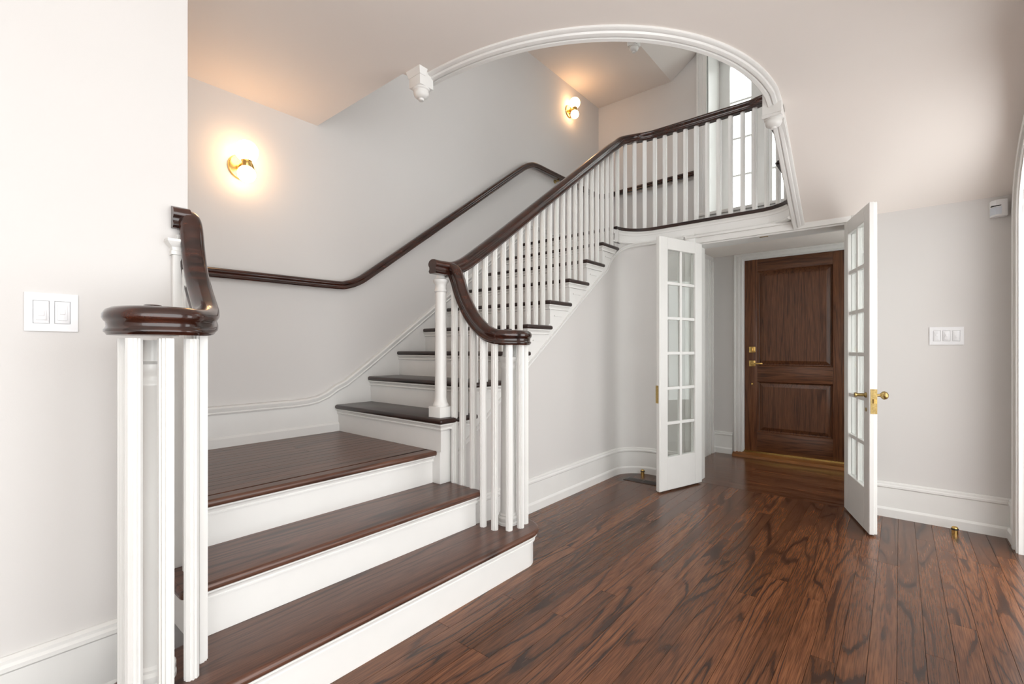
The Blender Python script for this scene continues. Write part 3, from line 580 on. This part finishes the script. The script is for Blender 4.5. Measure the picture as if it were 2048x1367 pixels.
# ------------------------------------------------------------------ wall handrail
wh = tag(empty('wall_handrail', (1.2, 3.03, 1.0)), 'slim dark mahogany handrail running along the back wall', 'handrail')
WHR = [(a * 0.74, b * 0.74) for a, b in HR]
wp = [(0.52, 3.03, 1.578), (1.2, 3.03, 1.585), (1.70, 3.03, 1.590), (1.80, 3.03, 1.60), (1.90, 3.03, 1.64), (2.02, 3.03, 1.722)] + [(x, 3.03, 1.722 + 0.728 * (x - 2.02)) for x in (2.4, 2.9, 3.4, 3.75)]
wp += [(3.86, 3.03, 3.055), (3.96, 3.03, 3.105), (4.06, 3.03, 3.125), (4.3, 3.03, 3.128), (5.0, 3.03, 3.135), (5.36, 3.03, 3.14), (5.44, 3.015, 3.14), (5.468, 2.95, 3.14), (5.47, 2.8, 3.142), (5.47, 2.3, 3.155), (5.47, 1.815, 3.165)]
sweep('rail', WHR, catmull(wp, 4), 'rail', wh, perp=True, smooth=50)
for x, z in ((0.9, 1.548), (2.6, 2.11), (3.4, 2.69), (4.5, 3.09)):
    lathe('bracket', [(0, 3.03), (0.008, 3.03), (0.008, 3.075), (0.022, 3.08), (0.022, YB), (0, YB)], 'oldbrass', wh, 12, (x, 0, z), 'Y')

# ------------------------------------------------------------------ wall sconces
def sconce(x, z, label):
    s = tag(empty('wall_sconce', (x, YB, z)), label, 'wall lamp', 'two globe brass sconces on the back wall')
    lathe('backplate', [(0, YB), (0.074, YB), (0.076, YB - 0.006), (0.072, YB - 0.014), (0.066, YB - 0.016), (0, YB - 0.016)], 'brass', s, 36, (x, 0, z), 'Y')
    lathe('arm', [(0, YB - 0.016), (0.020, YB - 0.016), (0.020, YB - 0.055), (0.014, YB - 0.06), (0.014, YB - 0.095), (0, YB - 0.098)], 'brass', s, 20, (x, 0, z + 0.004), 'Y')
    g = YB - 0.085
    lathe('collar', [(0, z - 0.016), (0.024, z - 0.016), (0.026, z - 0.010), (0.026, z + 0.016), (0.030, z + 0.020), (0.030, z + 0.026), (0, z + 0.026)], 'brass', s, 24, (x, g, 0))
    for zz, rr_ in ((z + 0.078, 0.064), (z - 0.058, 0.050)):
        b = bmesh.new(); bmesh.ops.create_uvsphere(b, u_segments=24, v_segments=14, radius=rr_)
        bmesh.ops.translate(b, verts=b.verts[:], vec=(x, g, zz)); finish('globe', b, 'globe', s, 60)
sconce(1.135, 2.245, 'lit brass sconce with two globes above the lower landing')
sconce(4.80, 4.02, 'lit brass sconce with two globes near the upper landing corner')

# ------------------------------------------------------------------ switches, sensor, stops, register
def plate(name, n, c, axis, label):
    p = tag(empty(name, c), label, 'light switch')
    w = {2: 0.116, 3: 0.163}[n] / 2; h = 0.057
    def bx3(nm, a0, a1, d0, d1, z0, z1, m, par, bev):
        if axis == 'Y': return box(nm, c[0] + a0, c[0] + a1, c[1] - d1, c[1] - d0, c[2] + z0, c[2] + z1, m, par, bev)
        return box(nm, c[0] - d1, c[0] - d0, c[1] + a0, c[1] + a1, c[2] + z0, c[2] + z1, m, par, bev)
    pb = bmesh.new()
    def part(a0, a1, d0, d1, z0, z1):
        if axis == 'Y': abox(pb, c[0] + a0, c[0] + a1, c[1] - d1, c[1] - d0, c[2] + z0, c[2] + z1)
        else: abox(pb, c[0] - d1, c[0] - d0, c[1] + a0, c[1] + a1, c[2] + z0, c[2] + z1)
    part(-w, w, 0, 0.0015, -h, h); part(-w, w, 0.0015, 0.0065, 0.0345, h); part(-w, w, 0.0015, 0.0065, -h, -0.0345)
    cuts = [-w] + [v for i in range(n) for v in ((i - (n - 1) / 2) * 0.046 - 0.018, (i - (n - 1) / 2) * 0.046 + 0.018)] + [w]
    for i in range(0, len(cuts), 2): part(cuts[i], cuts[i + 1], 0.0015, 0.0065, -0.0345, 0.0345)
    finish('cover_plate', pb, 'plastic', p)
    for i in range(n):
        a = (i - (n - 1) / 2) * 0.046
        r = bx3('rocker', a - 0.0165, a + 0.0165, 0.0015, 0.0072, -0.033, 0.033, 'plastic', p, 0.0008)
        bx3('paddle', a - 0.011, a + 0.011, 0.0075, 0.0100, -0.024, 0.024, 'plastic', r, 0.001)
        bx3('slider', a - 0.006, a + 0.006, 0.0095, 0.0125, -0.012 + 0.006 * i, 0.004 + 0.006 * i, 'plastic', r, 0.001)
plate('double_switch', 2, (0.197, 1.97, 1.251), 'Y', 'white double dimmer switch plate on the bright left wall')
plate('triple_switch', 3, (XW, -0.231, 1.226), 'X', 'white triple dimmer switch plate on the beige wall')
ms = tag(empty('motion_sensor', (4.06, -0.46, 1.955)), 'small white motion sensor high in the wall corner', 'motion sensor')
sens = [(XW, -0.425), (XW - 0.03, -0.43), (XW - 0.055, -0.448), (XW - 0.06, -0.475), (XW - 0.05, -0.50), (XW, -0.50)]
prism('housing', sens, 'XY', 1.945, 2.045, 'plastic', ms, 40, bevel=0.004)
prism('lens', [(XW - 0.012, -0.4265), (XW - 0.031, -0.4285), (XW - 0.0565, -0.447), (XW - 0.062, -0.472), (XW - 0.055, -0.472), (XW - 0.03, -0.44)], 'XY', 1.955, 2.0, 'lens', ms, 40)
box('slot', XW - 0.061, XW - 0.03, -0.47, -0.4275, 2.005, 2.009, 'black', ms)
def stop(x, y, label):
    s = tag(empty('door_stop', (x, y, 0)), label, 'door stop', 'brass floor door stops')
    lathe('post', [(0, 0), (0.016, 0), (0.016, 0.026), (0.013, 0.028), (0.013, 0.034), (0.016, 0.036), (0.015, 0.043), (0.010, 0.047), (0, 0.047)], 'brass', s, 20, (x, y, 0))
    lathe('rubber_ring', [(0.012, 0.0275), (0.0185, 0.0275), (0.0185, 0.0345), (0.012, 0.0345)], 'black', s, 20, (x, y, 0))
stop(4.03, 1.80, 'short brass door stop on the floor by the rounded corner')
stop(3.965, -0.262, 'short brass door stop on the floor below the triple switch')
vr = tag(empty('floor_register', (3.82, 1.70, 0)), 'dark metal floor register with slots beside the rounded corner', 'floor vent')
box('frame', 3.765, 3.872, 1.55, 1.862, 0.0, 0.004, 'vent', vr, 0.0015)
for half in (1.572, 1.715):
    for i in range(10): box('slot', 3.785, 3.852, half + i * 0.0128, half + i * 0.0128 + 0.007, 0.0035, 0.0046, 'black', vr)
